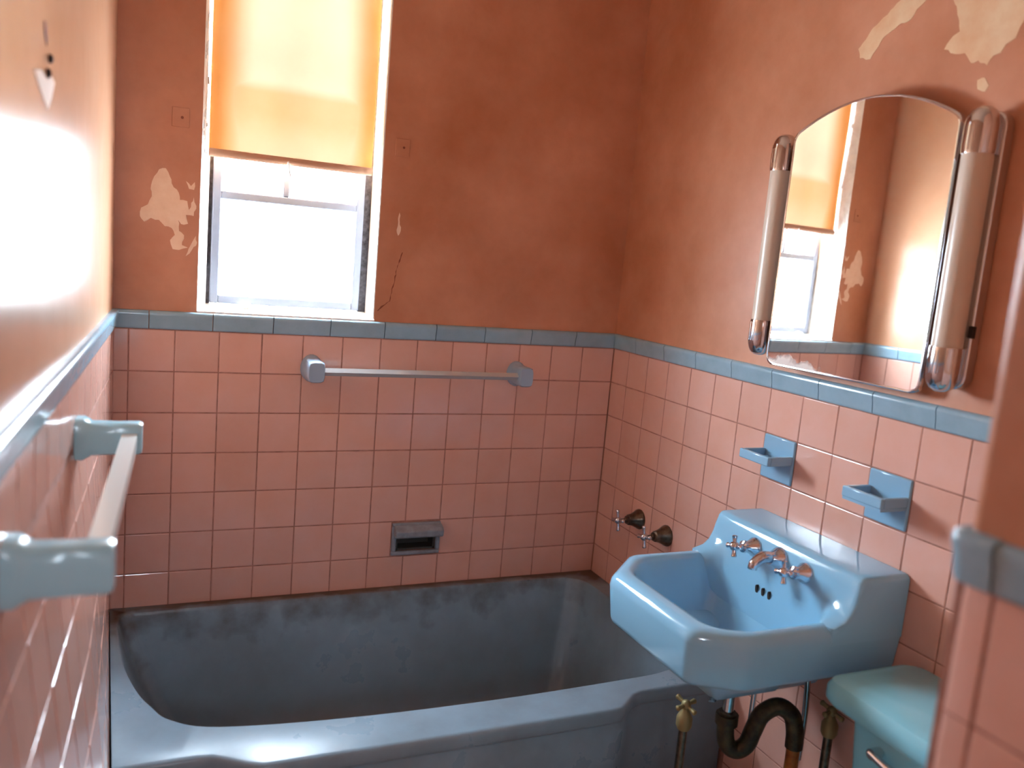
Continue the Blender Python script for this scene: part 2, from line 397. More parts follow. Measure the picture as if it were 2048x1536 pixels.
for (a, b) in ((-12.05, 4.87), (-6.8, 4.88)):
    mb = MB(); mb.box(a - 0.19, a + 0.19, 0.005, 0.035, b - 0.22, b + 0.22)
    pt = mb.build('bracket_plate', M_plaster, wall_back, bevel=0.02)
    mb = MB(); mb.lathe((a + 0.03, 0.012, b), (0, -1, 0), [(0.035, 0), (0.03, 0.012), (0.0, 0.014)], 10); mb.build('screw', M_crack, pt)

# ------------------------------------------------------------------ window
mb = MB()
mb.prism([(WX0, 0.03, WZ0), (-11.34, 0.78, WZ0), (-11.34, 1.6, WZ0), (WX0, 1.6, WZ0)], (0, 0, WZ1 - WZ0))
for k in range(60):   # curling flakes of old paint along the left reveal
    z = random.uniform(0.6, 9.4); t = random.uniform(0.05, 0.8); x = WX0 + 0.24 * t; y = 0.03 + 0.75 * t
    s = random.uniform(0.05, 0.13); n = Vector((0.95, -0.3, 0)).normalized(); d = Vector((0.3, 0.95, 0)).normalized()
    p = Vector((x, y, z)); q = random.uniform(0.004, 0.02)
    mb.prism([p, p + d * s * .6 + n * q, p + Vector((0, 0, s * 1.6)) + d * s * .3 + n * q, p + Vector((0, 0, s * 1.3))], n * 0.012)
window = mb.build('window_1', M_white, smooth=False)
structure(window, 'narrow white sash window in the back wall, its upper half behind the orange shade', 'window')
mb = MB(); mb.box(-7.30, -7.27, 0.03, 1.6, WZ0, WZ1); mb.build('jamb', M_white, window, smooth=False)
mb = MB(); mb.box(WX0, WX1, 0.03, 1.6, WZ1 - 0.05, WZ1); mb.build('head', M_white, window, smooth=False)
mb = MB(); mb.prism([(WX0, -0.03, 0.40), (WX0, -0.03, 0.47), (WX0, 0.1, 0.50), (WX0, 1.6, 0.66), (WX0, 1.6, 0.40)], (WX1 - WX0, 0, 0))
mb.build('window_sill', M_white, window, smooth=False)
FY = 0.82
for x0, x1 in ((-11.34, -11.24), (-7.50, -7.30)):
    mb = MB(); mb.box(x0, x1, FY + 0.1, FY + 0.3, 0.6, WZ1 - 0.05); mb.build('channel', M_gap, window, smooth=False)
mb = MB()
mb.box(-11.25, -11.05, FY, FY + 0.22, 0.62, 9.9); mb.box(-7.70, -7.50, FY, FY + 0.22, 0.62, 9.9)
mb.box(-11.05, -7.70, FY, FY + 0.22, 0.62, 0.82); mb.box(-11.05, -7.70, FY, FY + 0.22, 9.7, 9.9)
sash = mb.build('sash', M_sash, window, bevel=0.03)
mb = MB(); mb.box(-11.05, -7.70, FY + 0.01, FY + 0.2, 3.18, 3.38); mb.build('glazing_bar', M_sash, window, bevel=0.03)
mb = MB(); mb.box(-9.58, -9.42, FY + 0.01, FY + 0.2, 3.38, 9.7); mb.build('glazing_bar', M_sash, window, bevel=0.03)
mb = MB(); mb.box(-11.05, -7.70, FY + 0.01, FY + 0.2, 6.5, 6.64); mb.build('glazing_bar', M_sash, window, bevel=0.03)
for x0, x1, z0, z1 in ((-11.05, -7.7, .82, 3.22), (-11.05, -9.56, 3.36, 6.5), (-9.42, -7.7, 3.36, 6.5), (-11.05, -9.56, 6.64, 9.7), (-9.42, -7.7, 6.64, 9.7)):
    mb = MB(); mb.add([(x0, FY + .12, z0), (x1, FY + .12, z0), (x1, FY + .12, z1), (x0, FY + .12, z1)], [(0, 1, 2, 3)])
    mb.build('pane', M_glass, window, smooth=False, fix=False)

# ------------------------------------------------------------------ right wall
RY1 = -24.0
mb = MB(); mb.box(0.06, 1.6, RY1, 0.06, -10.6, 0.2); mb.box(0.03, 1.6, RY1, 0.06, 0.2, ZC)
wall_right = mb.build('wall_right', M_plaster, smooth=False)
structure(wall_right, 'right wall with the mirror cabinet and sink, pink tiles below a blue cap course', 'wall')
mb = MB(); mb.box(0.010, 0.0601, -16.75, 0.0, -10.6, 0.02); mb.build('grout_bed', M_grout, wall_right, smooth=False)
ys = [0.0] + [-0.845 - k for k in range(16)] + [-16.72]
for i in range(len(ys) - 1):
    for r in range(11):
        y1, y0 = ys[i], ys[i + 1]; z1 = -r; z0 = -(r + 1) if r < 10 else -10.58
        if y0 > -6.9 and z1 <= -7.0: continue
        if y0 > -7.0 and r == 6: z0 = -6.95
        if r == 1 and (abs(y1 + 6.845) < .01 or abs(y1 + 9.845) < .01): continue
        put_tile(wall_right, place(TH, (y0 + y1) / 2, (z0 + z1) / 2 - 0.01, -math.pi / 2), y1 - y0 - JOINT, z1 - z0 - JOINT)
cy = [-0.02] + [-1.26 - 1.41 * k for k in range(11)] + [-16.72]
for i in range(len(cy) - 1):
    put_cap(wall_right, place(0.0, (cy[i] + cy[i + 1]) / 2, 0.0, -math.pi / 2), cy[i] - cy[i + 1])
for r in ([(-8.89, 7.71), (-9.3, 8.3), (-9.9, 8.4), (-9.47, 7.57), (-9.3, 7.46), (-9.2, 7.31), (-8.92, 7.26), (-8.65, 7.13), (-8.51, 6.96), (-8.34, 6.75), (-8.07, 6.81), (-8.0, 7.0), (-8.16, 7.15), (-8.31, 7.34), (-8.53, 7.48), (-8.74, 7.61)],
          [(-10.07, 7.44), (-10.3, 8.4), (-11.9, 8.2), (-11.6, 7.3), (-11.44, 7.12), (-11.49, 6.84), (-11.39, 6.55), (-11.23, 6.48), (-11.16, 6.36), (-11.03, 6.34), (-10.94, 6.2), (-10.76, 6.31), (-10.62, 6.29), (-10.47, 6.48), (-10.27, 6.5), (-10.03, 6.62), (-10.12, 6.76), (-10.3, 6.87), (-10.23, 7.11)],
          [(-10.8, 5.98), (-10.94, 6.0), (-11.04, 5.86), (-10.98, 5.77), (-10.83, 5.83)]):
    patch(wall_right, 'peeled_patch', r, M_bare_olive, 'x', 0.024)

# ------------------------------------------------------------------ left wall (out of square and slightly twisted, as the old house is)
def slope(z): return 0.047 - 0.075 * min(max((-1.2 - z) / 5.65, 0.0), 1.0)
def LX(y, z):
    a = min(-y, 8.0); b = max(0.0, -y - 8.0)
    return -13.36 - slope(z) * a - 0.05 * b
zsl = [-10.6, -6.85, -5.5, -4.2, -3, -2, -1.2, 0.0, 0.21]; ysl = [0.05, -2, -4, -6, -8, -12, -16, -20, -27]
def sheet(mb, ys_, zs_, off, thick):
    n = len(zs_); vs = []
    for q in (off, off - thick):
        for y in ys_:
            for z in zs_: vs.append((LX(y, z) + q, y, z))
    m_ = len(ys_) * n; fs = []
    for i in range(len(ys_) - 1):
        for j in range(n - 1):
            a = i * n + j; fs += [(a, a + 1, a + n + 1, a + n), (m_ + a, m_ + a + n, m_ + a + n + 1, m_ + a + 1)]
    for j in range(n - 1):
        fs += [(j, m_ + j, m_ + j + 1, j + 1)]; a = (len(ys_) - 1) * n + j; fs += [(a, a + 1, m_ + a + 1, m_ + a)]
    for i in range(len(ys_) - 1):
        a = i * n; fs += [(a, a + n, m_ + a + n, m_ + a)]; a += n - 1; fs += [(a, m_ + a, m_ + a + n, a + n)]
    mb.add(vs, fs)
mb = MB(); sheet(mb, ysl, zsl, -0.06, 1.4); sheet(mb, ysl, [0.21, ZC], -0.03, 1.4)
wall_left = mb.build('wall_left', M_plaster_left, angle=20)
structure(wall_left, 'left wall close to the viewer with glossy window glare on its paint', 'wall')
mb = MB(); sheet(mb, ysl[:-1] + [-22], zsl[:-1] + [0.02], -0.010, 0.049); mb.build('grout_bed', M_grout, wall_left, angle=20)
def left_matrix(y, z):
    p = Vector((LX(y, z), y, z)); e = 0.3
    ty = (Vector((LX(y + e, z), y + e, z)) - Vector((LX(y - e, z), y - e, z))).normalized()
    tz = (Vector((LX(y, z + e), y, z + e)) - Vector((LX(y, z - e), y, z - e))).normalized() if z < -0.4 else Vector((0, 0, 1))
    nrm = ty.cross(tz).normalized()      # points into the room (+x)
    tz = nrm.cross(ty).normalized()
    m = Matrix((ty, -nrm, tz)).transposed().to_4x4(); m.translation = W(*(p - nrm * TH)); return m, p, nrm
for i in range(22):
    for r in range(11):
        z1 = -r; z0 = -(r + 1) if r < 10 else -10.58; y1 = -i * 1.0 - 0.02; y0 = y1 - 1
        if y0 > -7.0 and z1 <= -7.0: continue
        m, p, nr = left_matrix((y0 + y1) / 2, (z0 + z1) / 2 - 0.01)
        put_tile(wall_left, m, 1 - JOINT, z1 - z0 - JOINT)
for i in range(16):
    y = -0.72 - 1.41 * i
    m, p, nr = left_matrix(y, 0.0); m.translation = W(*p); put_cap(wall_left, m, 1.41)
def lpatch(name, pts, m, off=-0.022):
    mb = MB(); mb.prism([(LX(a, b) + off, a, b) for a, b in pts], (-0.012, 0, 0)); return mb.build(name, m, wall_left, smooth=False)
lpatch('chipped_patch', [(-10.95, 3.82), (-10.5, 3.90), (-10.1, 3.86), (-9.75, 3.95), (-9.5, 3.92), (-9.75, 3.7), (-10.0, 3.55), (-10.2, 3.58), (-10.6, 3.7)], M_bare)
for a, b in ((-9.92, 4.12), (-10.06, 3.94)):
    mb = MB(); mb.lathe((LX(a, b) - 0.032, a, b), (1, 0, 0), [(0.05, 0), (0.05, 0.03), (0.03, 0.045), (0.0, 0.05)], 14); mb.build('screw', M_dark, wall_left)
lpatch('scuff', [(-10.3, 4.45), (-10.18, 4.47), (-10.05, 4.3), (-10.12, 4.22), (-10.25, 4.33)], M_crack)

# ------------------------------------------------------------------ boxed-out wall by the entry (right foreground), far end, floor, ceiling
EX, EY = -6.6, -16.75
mb = MB(); mb.box(EX + 0.05, 0.02, RY1 - 3, EY - 0.05, -10.6, 0.2); mb.box(EX + 0.02, 0.02, RY1 - 3, EY - 0.02, 0.2, ZC)
wall_entry = mb.build('wall_entry', M_plaster, bevel=0.1, seg=3)
structure(wall_entry, 'boxed-out wall corner in the right foreground with wide blue cap and pink tiles', 'wall')
mb = MB(); mb.box(EX + 0.010, EX + 0.06, -22.0, EY - 0.02, -10.6, 0.0); mb.box(EX + 0.03, -0.05, EY - 0.06, EY - 0.02, -10.6, 0.0); mb.build('grout_bed', M_grout, wall_entry, smooth=False)
ebr = [0.0, -1.14] + [-1.14 - k for k in range(1, 10)] + [-10.58]
def edge_tile(z0, z1):
    h = z1 - z0 - JOINT; b = MB(); r = 0.14
    pts = [(EX, EY - 0.34), (EX, EY - r)] + [(EX + r - r * math.cos(t), EY - r + r * math.sin(t)) for t in (0.4, 0.8, 1.2)] + [(EX + r, EY), (EX + r + 0.02, EY), (EX + r + 0.02, EY - 0.34)]
    b.prism([(x, y, z0 + JOINT / 2) for x, y in pts], (0, 0, h)); return b.build('edge_tile', M_tile, wall_entry, angle=40)
for r in range(len(ebr) - 1):
    z1, z0 = ebr[r], ebr[r + 1]
    edge_tile(z0, z1)
    for k in range(5):
        y1 = EY - 0.36 - k * 1.0; y0 = y1 - 1.0
        put_tile(wall_entry, place(EX + TH, (y0 + y1) / 2, (z0 + z1) / 2, -math.pi / 2), 1 - JOINT, z1 - z0 - JOINT)
    for k in range(6):
        x0 = EX + 0.18 + k * 1.06
        put_tile(wall_entry, place(x0 + 0.53, EY - TH, (z0 + z1) / 2, math.pi), 1.04, z1 - z0 - JOINT)
for k in range(4):
    put_cap(wall_entry, place(EX, EY - 0.36 - 1.41 * (k + 0.5), 0.0, -math.pi / 2), 1.41)
# outside corner piece of the cap course
prof = [(0.0, 0.0), (0.05, 0.0), (0.07, 0.06), (0.09, 0.22), (0.12, 0.32), (0.12, 0.38), (0.09, 0.42), (0.02, 0.44)]
rings = []
for o_, z in prof:
    ring = [(EX - o_, EY - 0.35)]
    for t in range(7):
        a = t / 6 * math.pi / 2; rr = 0.1 + o_
        ring.append((EX + 0.1 - rr * math.cos(a), EY - 0.1 + rr * math.sin(a)))
    ring += [(EX + 0.3, EY + o_), (EX + 0.3, EY - 0.35)]
    rings.append([(x, y, z) for x, y in ring])
mb = MB(); mb.loft(rings); mb.build('cap_corner', M_cap, wall_entry, angle=60)

mb = MB(); grid_wall(mb, [-16.2, -13.5, -12.5, 1.6], [-10.6, 2.3, 4.2, ZC], [(-13.5, -12.5, 2.3, 4.2)], lambda a, b, c, d: mb.box(a, b, RY1 - 3.6, RY1 - 3.0, c, d)); wf = mb.build('wall_front', M_plaster, smooth=False)  # opening in this unseen wall is added to let in fill light
structure(wf, 'plain salmon wall behind the viewer with an unseen opening added for fill light', 'wall')
mb = MB(); mb.box(-10.6, EX + 0.1, -23.6, -23.0, -10.6, ZC); wd_ = mb.build('wall_fill_block', M_plaster, smooth=False)  # unseen wall added to keep the fill light off the entry wall
structure(wd_, 'short unseen return wall added behind the viewer to block fill light', 'wall')
mb = MB(); mb.box(-16.4, 1.6, RY1 - 3.6, 1.6, -11.2, -10.6); fl = mb.build('floor', M_floor, smooth=False)
structure(fl, 'dull floor under the tub, sink and toilet', 'floor')
mb = MB(); mb.box(-16.4, 1.6, RY1 - 3.6, 1.6, ZC, ZC + 0.5); ce = mb.build('ceiling', M_ceiling, smooth=False)
structure(ce, 'plain painted ceiling above the frame', 'ceiling')

# ------------------------------------------------------------------ bathtub
tub = thing('bathtub', 'grimy grey-blue bathtub with bowed front rim along the back wall', 'bathtub', (-6.6, -3.4, -10.6))
inner = closed_curve([(-13.16, -0.7), (-13.14, -1.6), (-13.02, -2.99), (-12.77, -4.13), (-12.51, -4.83), (-12.16, -5.44), (-11.3, -5.92), (-8.9, -6.24), (-5.75, -6.36), (-2.6, -6.30), (-1.5, -6.2), (-0.85, -5.9), (-0.62, -5.2), (-0.58, -3.0), (-0.62, -1.1), (-0.95, -0.55), (-1.8, -0.40), (-6.6, -0.34), (-12.2, -0.36), (-12.95, -0.42)], 6)
fr = []
for k in range(49):
    x = -13.13 + 13.07 * k / 48
    a = min(max((x + 11.7) / 1.1, 0), 1); b = min(max((-2.55 - x) / 0.9, 0), 1)
    s = lambda t: t * t * (3 - 2 * t)
    fr.append((x, -6.80 - 0.55 * s(a) * s(b) - 0.08 * (x + 13.1) / 13))
def outer(d):
    f = [(min(max(x, -13.13), -0.06), y + d) for x, y in fr]
    return f + [(-0.03, -0.02), (-13.345, -0.02)]
mb = MB()
rim = outer(0.10); nI = len(inner)
rings_in = []
botc = (-6.4, -3.25)
bottom = [((p.x - botc[0]) * 0.80 + botc[0] + 0.25, (p.y - botc[1]) * 0.66 + botc[1]) for p in inner]
for t, z in ((0, -6.85), (0.012, -6.87), (0.035, -6.94), (0.06, -7.1), (0.16, -7.6), (0.32, -8.3), (0.52, -9.0), (0.72, -9.55), (0.9, -9.85), (1.0, -9.95), (1.25, -10.0)):
    rings_in.append([(p.x + (q[0] - p.x) * t, p.y + (q[1] - p.y) * t, z) for p, q in zip(inner, bottom)])
mb.loft(rings_in, cap0=False, cap1=True)
tub_bm = bmesh.new()
def shell(mbx):
    vs = [tub_bm.verts.new(W(*v) - BASE[tub]) for v in mbx.v]
    for f in mbx.f:
        try: tub_bm.faces.new([vs[i] for i in f])
        except ValueError: pass
    return vs
vin = shell(mb)
mb2 = MB(); outs = []
for d, z in ((0.10, -6.85), (0.03, -6.875), (0.0, -6.94), (0.0, -7.12), (0.05, -7.2), (0.14, -7.24), (0.14, -10.58)):
    outs.append([(x, y, z) for x, y in outer(d)])
mb2.loft(outs, cap0=False, cap1=False)
vout = shell(mb2)
e1 = [tub_bm.edges.get((vin[i], vin[(i + 1) % nI])) for i in range(nI)]
nO = len(outs[0]); e2 = [tub_bm.edges.get((vout[i], vout[(i + 1) % nO])) for i in range(nO)]
bmesh.ops.triangle_fill(tub_bm, edges=e1 + e2, use_beauty=True)
bmesh.ops.recalc_face_normals(tub_bm, faces=tub_bm.faces)
me = bpy.data.meshes.new('basin'); tub_bm.to_mesh(me); tub_bm.free()
me.polygons.foreach_set('use_smooth', [True] * len(me.polygons)); me.set_sharp_from_angle(angle=math.radians(50))
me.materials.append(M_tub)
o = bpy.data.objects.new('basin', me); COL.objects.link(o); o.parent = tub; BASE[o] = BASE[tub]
mb = MB(); mb.lathe((-1.5, -3.2, -9.99), (0, 0, 1), [(0.25, 0), (0.25, 0.03), (0.2, 0.04), (0.05, 0.02)], 20); mb.build('drain', M_aged, tub)

# ------------------------------------------------------------------ helpers for taps and bars
def cross_handle(name, parent, c, axis, r, m, knob=0.05):
    a = Vector(axis).normalized(); c = Vector(c); mb = MB()
    up = Vector((0, 0, 1)); up = (up - a * up.dot(a)).normalized(); sd = a.cross(up)
    q = 0.22; u = up * math.cos(q) + sd * math.sin(q); w = sd * math.cos(q) - up * math.sin(q)
    mb.lathe(c - a * 0.09, a, [(0.05, 0), (0.09, 0.03), (0.10, 0.09), (0.085, 0.15), (0.03, 0.19), (0.0, 0.195)], 14)
    for d in (u, -u, w, -w):
        mb.lathe(c, d, [(0.045, 0.02), (0.042, r * 0.55), (0.05, r * 0.8), (0.058, r * 0.92), (0.04, r), (0.0, r * 1.02)], 10)
    return mb.build(name, m, parent, angle=60)
def tub_tap(y, z, label):
    t = thing('tub_tap', label, 'tap', (0, y, z - 0.28), 'tub taps on the right wall')
    mb = MB(); mb.lathe((0.0, y, z), (-1, 0, 0), [(0.28, -0.0), (0.285, 0.03), (0.27, 0.07), (0.21, 0.17), (0.165, 0.28), (0.145, 0.38), (0.11, 0.40), (0.11, 0.44)], 24); mb.build('escutcheon', M_aged, t, angle=45)
    mb = MB(); mb.lathe((-0.40, y, z), (-1, 0, 0), [(0.07, 0), (0.07, 0.08), (0.05, 0.1), (0.05, 0.26)], 14); mb.build('stem', M_aged, t)
    cross_handle('cross_handle', t, (-0.70, y, z), (-1, 0, 0), 0.29, M_mixer)
tub_tap(-2.30, -4.50, 'aged metal cross-handle tub tap farther from the sink')
tub_tap(-3.63, -4.52, 'aged metal cross-handle tub tap beside the sink rim')

def bar_post(name, parent, c, n, w, h, depth, m, flange=True, round_flange=False):
    """post standing on a wall: c point on wall, n unit normal"""
    n = Vector(n).normalized(); s = Vector((0, 0, 1)).cross(n).normalized(); c = Vector(c); rings = []
    pr = [(0.0, 1.25), (0.10, 1.25), (0.16, 1.12), (0.22, 0.98), (depth * .6, 0.94), (depth - 0.05, 0.95), (depth, 0.86)]
    up = Vector((0, 0, 1)); k = 20
    for d, sc in pr:
        ring = []
        for i in range(k):
            a = 2 * math.pi * (i + 0.5) / k; ca, sa = math.cos(a), math.sin(a); e = 2.0 if (round_flange and d < 0.2) else 5.0
            rr = (abs(ca) ** e + abs(sa) ** e) ** (-1 / e)
            ring.append(c + n * d + s * (ca * rr * w / 2 * sc) + up * (sa * rr * h / 2 * sc))
        rings.append(ring)
    mb = MB(); mb.loft(rings); return mb.build(name, m, parent, angle=50)

# towel bar on the back wall
t = thing('towel_bar', 'chrome towel bar with grey-blue posts on the back wall below the window', 'towel bar', (-5.98, 0, -1.15), 'towel bars')
zb = -0.83
for x in (-8.82, -3.13): bar_post('post', t, (x, 0.0, zb), (0, -1, 0), 0.44, 0.56, 0.78, M_ceramic_grey, round_flange=True)
mb = MB(); mb.prism([(-8.62, -0.62 - .10, zb), (-8.62, -0.62, zb + .10), (-8.62, -0.62 + .10, zb), (-8.62, -0.62, zb - .10)], (5.3, 0, 0)); mb.build('bar', M_bar, t, smooth=False)

# towel bar on the left wall
t = thing('towel_bar', 'towel bar with two pale blue posts on the near left wall', 'towel bar', (LX(-10, -1.3), -10.0, -1.2), 'towel bars')
zb = -0.95; ya, yb_ = -7.2, -12.7
for y in (ya, yb_):
    m_, p_, n_ = left_matrix(y, zb)
    bar_post('post', t, p_, n_, 0.46, 0.52, 0.93, M_pale)
    if y == ya: A = p_ + n_ * 0.76
    else: B = p_ + n_ * 0.76
d = (B - A); s = Vector((0, 0, 1)).cross(d.normalized()); u = Vector((0, 0, 1))
mb = MB(); mb.prism([A + s * .11 + u * .11, A - s * .11 + u * .11, A - s * .11 - u * .11, A + s * .11 - u * .11], d); mb.build('bar', M_barwhite, t, smooth=False)

# ------------------------------------------------------------------ soap dishes
t = thing('soap_dish', 'grey-blue recessed soap dish with grab lip in the tiles above the tub', 'soap dish', (-5.71, 0, -5.98))
mb = MB(); x0, x1, z0, z1 = -6.41, -5.02, -5.97, -5.05
for b in ((x0, x1, -.06, .05, z0, SZ0 + .0), (x0, x1, -.06, .05, SZ1, z1), (x0, SX0 + 0, -.06, .05, SZ0, SZ1), (SX1, x1, -.06, .05, SZ0, SZ1)): mb.box(*b)
mb.build('frame', M_dish, t, bevel=0.03)
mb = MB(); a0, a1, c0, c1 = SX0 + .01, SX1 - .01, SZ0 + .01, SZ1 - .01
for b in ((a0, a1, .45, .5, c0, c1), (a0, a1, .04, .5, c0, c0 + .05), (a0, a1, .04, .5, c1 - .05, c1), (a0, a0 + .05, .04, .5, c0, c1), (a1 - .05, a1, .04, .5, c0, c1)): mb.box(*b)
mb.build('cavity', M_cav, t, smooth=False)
mb = MB(); mb.loft([[(x, y, z) for y, z in ((-.05, -5.09), (-.22, -5.16), (-.30, -5.22), (-.30, -5.38), (-.24, -5.43), (-.05, -5.40))] for x in (x0 + .04, x1 + .02)]); mb.build('grab_lip', M_dish, t, bevel=0.03)

def wall_tray(y1, label, hollow):
    yc = y1 - 0.5; t = thing('soap_dish', label, 'soap dish', (0, yc, -1.97), 'blue wall dishes above the sink')
    mb = MB(); mb.box(-0.035, 0.045, y1 - 0.985, y1 - 0.015, -1.985, -1.015); mb.build('back_tile', M_ceramic, t, bevel=0.03)
    X, a, b, zt, zb_ = -0.70, y1 - 0.03, y1 - 0.97, -1.34, -1.54; w = 0.09
    mb = MB()
    mb.box(X, X + w, b, a, zb_, zt); mb.box(X + w, -0.03, a - w, a, zb_, zt); mb.box(X + w, -0.03, b, b + w, zb_, zt)
    tr = mb.build('tray', M_ceramic, t, bevel=0.025)
    fl_ = MB(); fl_.box(X + 0.02, -0.03, b + .02, a - .02, zb_ - hollow, zb_ + 0.04); fl_.build('tray_floor', M_ceramic, t, smooth=False)
    if not hollow:
        for k in range(3):
            r = MB(); yy = b + 0.25 + 0.22 * k; r.box(X + w + .05, -0.1, yy - .03, yy + .03, zb_ + .03, zb_ + .08); r.build('ridge', M_ceramic, t, bevel=0.02)
wall_tray(-6.845, 'blue ceramic soap dish on the tiles under the left end of the mirror', 0.0)
wall_tray(-9.845, 'blue ceramic soap dish above the right end of the sink, deeper tray', 0.05)

# ------------------------------------------------------------------ sink
sink = thing('sink', 'light blue wall-hung sink with cut front corners and chrome taps', 'sink', (-2.2, -9.03, -5.8))
O = [(-.02, -6.95), (-3.35, -6.95), (-4.35, -7.9), (-4.35, -10.55), (-3.45, -11.1), (-.02, -11.1)]
RAD = [0.02, .16, .16, .16, .16, .02]
def ring(z, d, back, front=None, rad=RAD):
    f = d if front is None else front
    return [(p.x, p.y, z) for p in round_poly(inset_poly(O, [d, d, f, d, d, back]), rad)]
RI = [.2, .35, .35, .35, .35, .2]
rings = [ring(-5.52, 1.48, .6), ring(-5.46, 1.42, .4), ring(-4.8, 1.1, .2), ring(-4.62, .35, 0), ring(-4.57, .14, 0), ring(-4.51, .09, 0), ring(-4.44, .07, 0), ring(-3.80, .0, 0), ring(-3.68, .02, 0), ring(-3.60, .07, 0), ring(-3.56, .15, 0), ring(-3.55, .22, 0),
         ring(-3.55, .24, 1.0, .36, RI), ring(-3.57, .30, 1.05, .44, RI), ring(-3.66, .37, 1.12, .52, RI), ring(-4.1, .50, 1.32, .66, RI), ring(-4.7, .66, 1.56, .82, RI), ring(-5.15, .9, 1.8, 1.05, RI), ring(-5.34, 1.2, 2.05, 1.3, RI), ring(-5.38, 1.4, 2.2, 1.45, RI)]
mb = MB(); mb.loft(rings)
# splash back block, swept from side to side; fillets down onto the rim at both ends
def sprof(k, e):
    """k 1 = filleted end section, 0 = straight middle; e = how far the edge is pulled in (rounded ends)"""
    fr_ = [(-0.02, -3.88), (-0.02, -2.70 - e), (-1.02 + e, -2.70 - e), (-1.10 + e, -2.72 - e), (-1.16 + e, -2.79 - e)]
    mid = [(-1.20, -2.95), (-1.23, -3.10), (-1.26, -3.25), (-1.29, -3.42), (-1.32, -3.62), (-1.40, -4.05), (-1.46, -4.40)]
    end = [(-1.20, -2.98), (-1.25, -3.18), (-1.34, -3.36), (-1.48, -3.48), (-1.75, -3.56), (-1.75, -3.72), (-1.75, -3.88)]
    return fr_ + [(a[0] * (1 - k) + b[0] * k + e * .6, a[1] * (1 - k) + b[1] * k) for a, b in zip(mid, end)]
secs = [(-6.95, 1, .10), (-6.97, 1, .05), (-7.02, 1, .01), (-7.08, 1, 0), (-7.2, 1, 0), (-7.3, .85, 0), (-7.42, .5, 0), (-7.55, .15, 0), (-7.7, 0, 0), (-10.35, 0, 0), (-10.5, .15, 0), (-10.63, .5, 0), (-10.75, .85, 0), (-10.85, 1, 0), (-10.97, 1, 0), (-11.03, 1, .01), (-11.08, 1, .05), (-11.10, 1, .10)]
mb.loft([[(x, y, z) for x, z in sprof(k, e)] for y, k, e in secs])
mb.build('basin', M_blue, sink, angle=55)
def slant(z): return -1.22 - (-2.95 - z) * 0.18
for y in (-8.72, -8.90, -9.08):
    mb = MB(); c = (-1.345, y, -3.83)
    mb.loft([[(c[0] - .035 - dz * .18 + dx, y + dy, c[2] + dz) for dy, dz in [(math.cos(q) * .035, math.sin(q) * .11) for q in [k * math.pi / 5 for k in range(10)]]] for dx in (0.0, 0.06)])
    mb.build('overflow_slot', M_dark, sink)
ax = Vector((-1, 0, 0.10)).normalized()
for y in (-8.33, -9.78):
    c = Vector((-1.22, y, -3.08))
    mb = MB(); mb.lathe(c, ax, [(0.20, -0.02), (0.20, 0.03), (0.17, 0.07), (0.12, 0.18), (0.10, 0.24), (0.13, 0.26), (0.12, 0.31), (0.06, 0.34), (0.055, 0.52)], 20); v = mb.build('tap_valve', M_mixer, sink, angle=50)
    cross_handle('cross_handle', v, c + ax * 0.52, ax, 0.22, M_mixer)
c = Vector((-1.22, -9.06, -3.05)); mb = MB()
mb.lathe(c, ax, [(0.22, -0.02), (0.22, 0.03), (0.19, 0.08), (0.14, 0.18), (0.13, 0.26)], 20)
mb.tube(arc([c + ax * .1, c + ax * .35 + Vector((0, 0, .02)), c + ax * .5 + Vector((0, 0, -.03)), c + ax * .62 + Vector((0, 0, -.15)), c + ax * .64 + Vector((0, 0, -.24))], 5), [0.115] * 8 + [0.105] * 8 + [0.095] * 5, 14)
mb.build('spout', M_mixer, sink, angle=50)
mb = MB(); mb.lathe((-2.7, -9.03, -5.39), (0, 0, 1), [(0.22, 0), (0.22, .03), (.17, .035), (.15, .0), (0, .0)], 18); mb.build('drain', M_chrome, sink)
mb = MB(); mb.tube([(-2.3, -9.4, -5.5), (-2.3, -9.4, -6.1)], 0.11, 14); mb.build('tailpiece', M_chrome, sink)
mb = MB(); mb.tube(arc([(-2.3, -9.4, -5.95), (-2.3, -9.4, -6.35), (-2.25, -9.45, -6.62), (-2.08, -9.53, -6.72), (-1.92, -9.61, -6.58), (-1.84, -9.66, -6.25), (-1.74, -9.72, -5.92), (-1.5, -9.85, -5.72), (-1.26, -9.98, -5.85), (-1.18, -10.05, -6.15), (-1.16, -10.06, -6.5)], 6), 0.17, 14)
mb.lathe((-2.3, -9.4, -6.1), (0, 0, 1), [(.2, -.1), (.22, -.1), (.22, .1), (.2, .1)], 14); mb.build('drain_trap', M_black_pipe, sink)
mb = MB(); mb.tube([(-1.16, -10.06, -6.4), (-1.16, -10.06, -10.6)], 0.13, 12); mb.build('waste_pipe', M_rust_pipe, sink)
for y in (-8.33, -9.78):
    x = -0.7
    mb = MB(); mb.tube(arc([(-0.85, y, -3.5), (-0.8, y, -4.6), (x, y, -6.0), (x, y, -7.0)], 5), 0.06, 10); mb.build('supply_tube', M_chrome, sink)
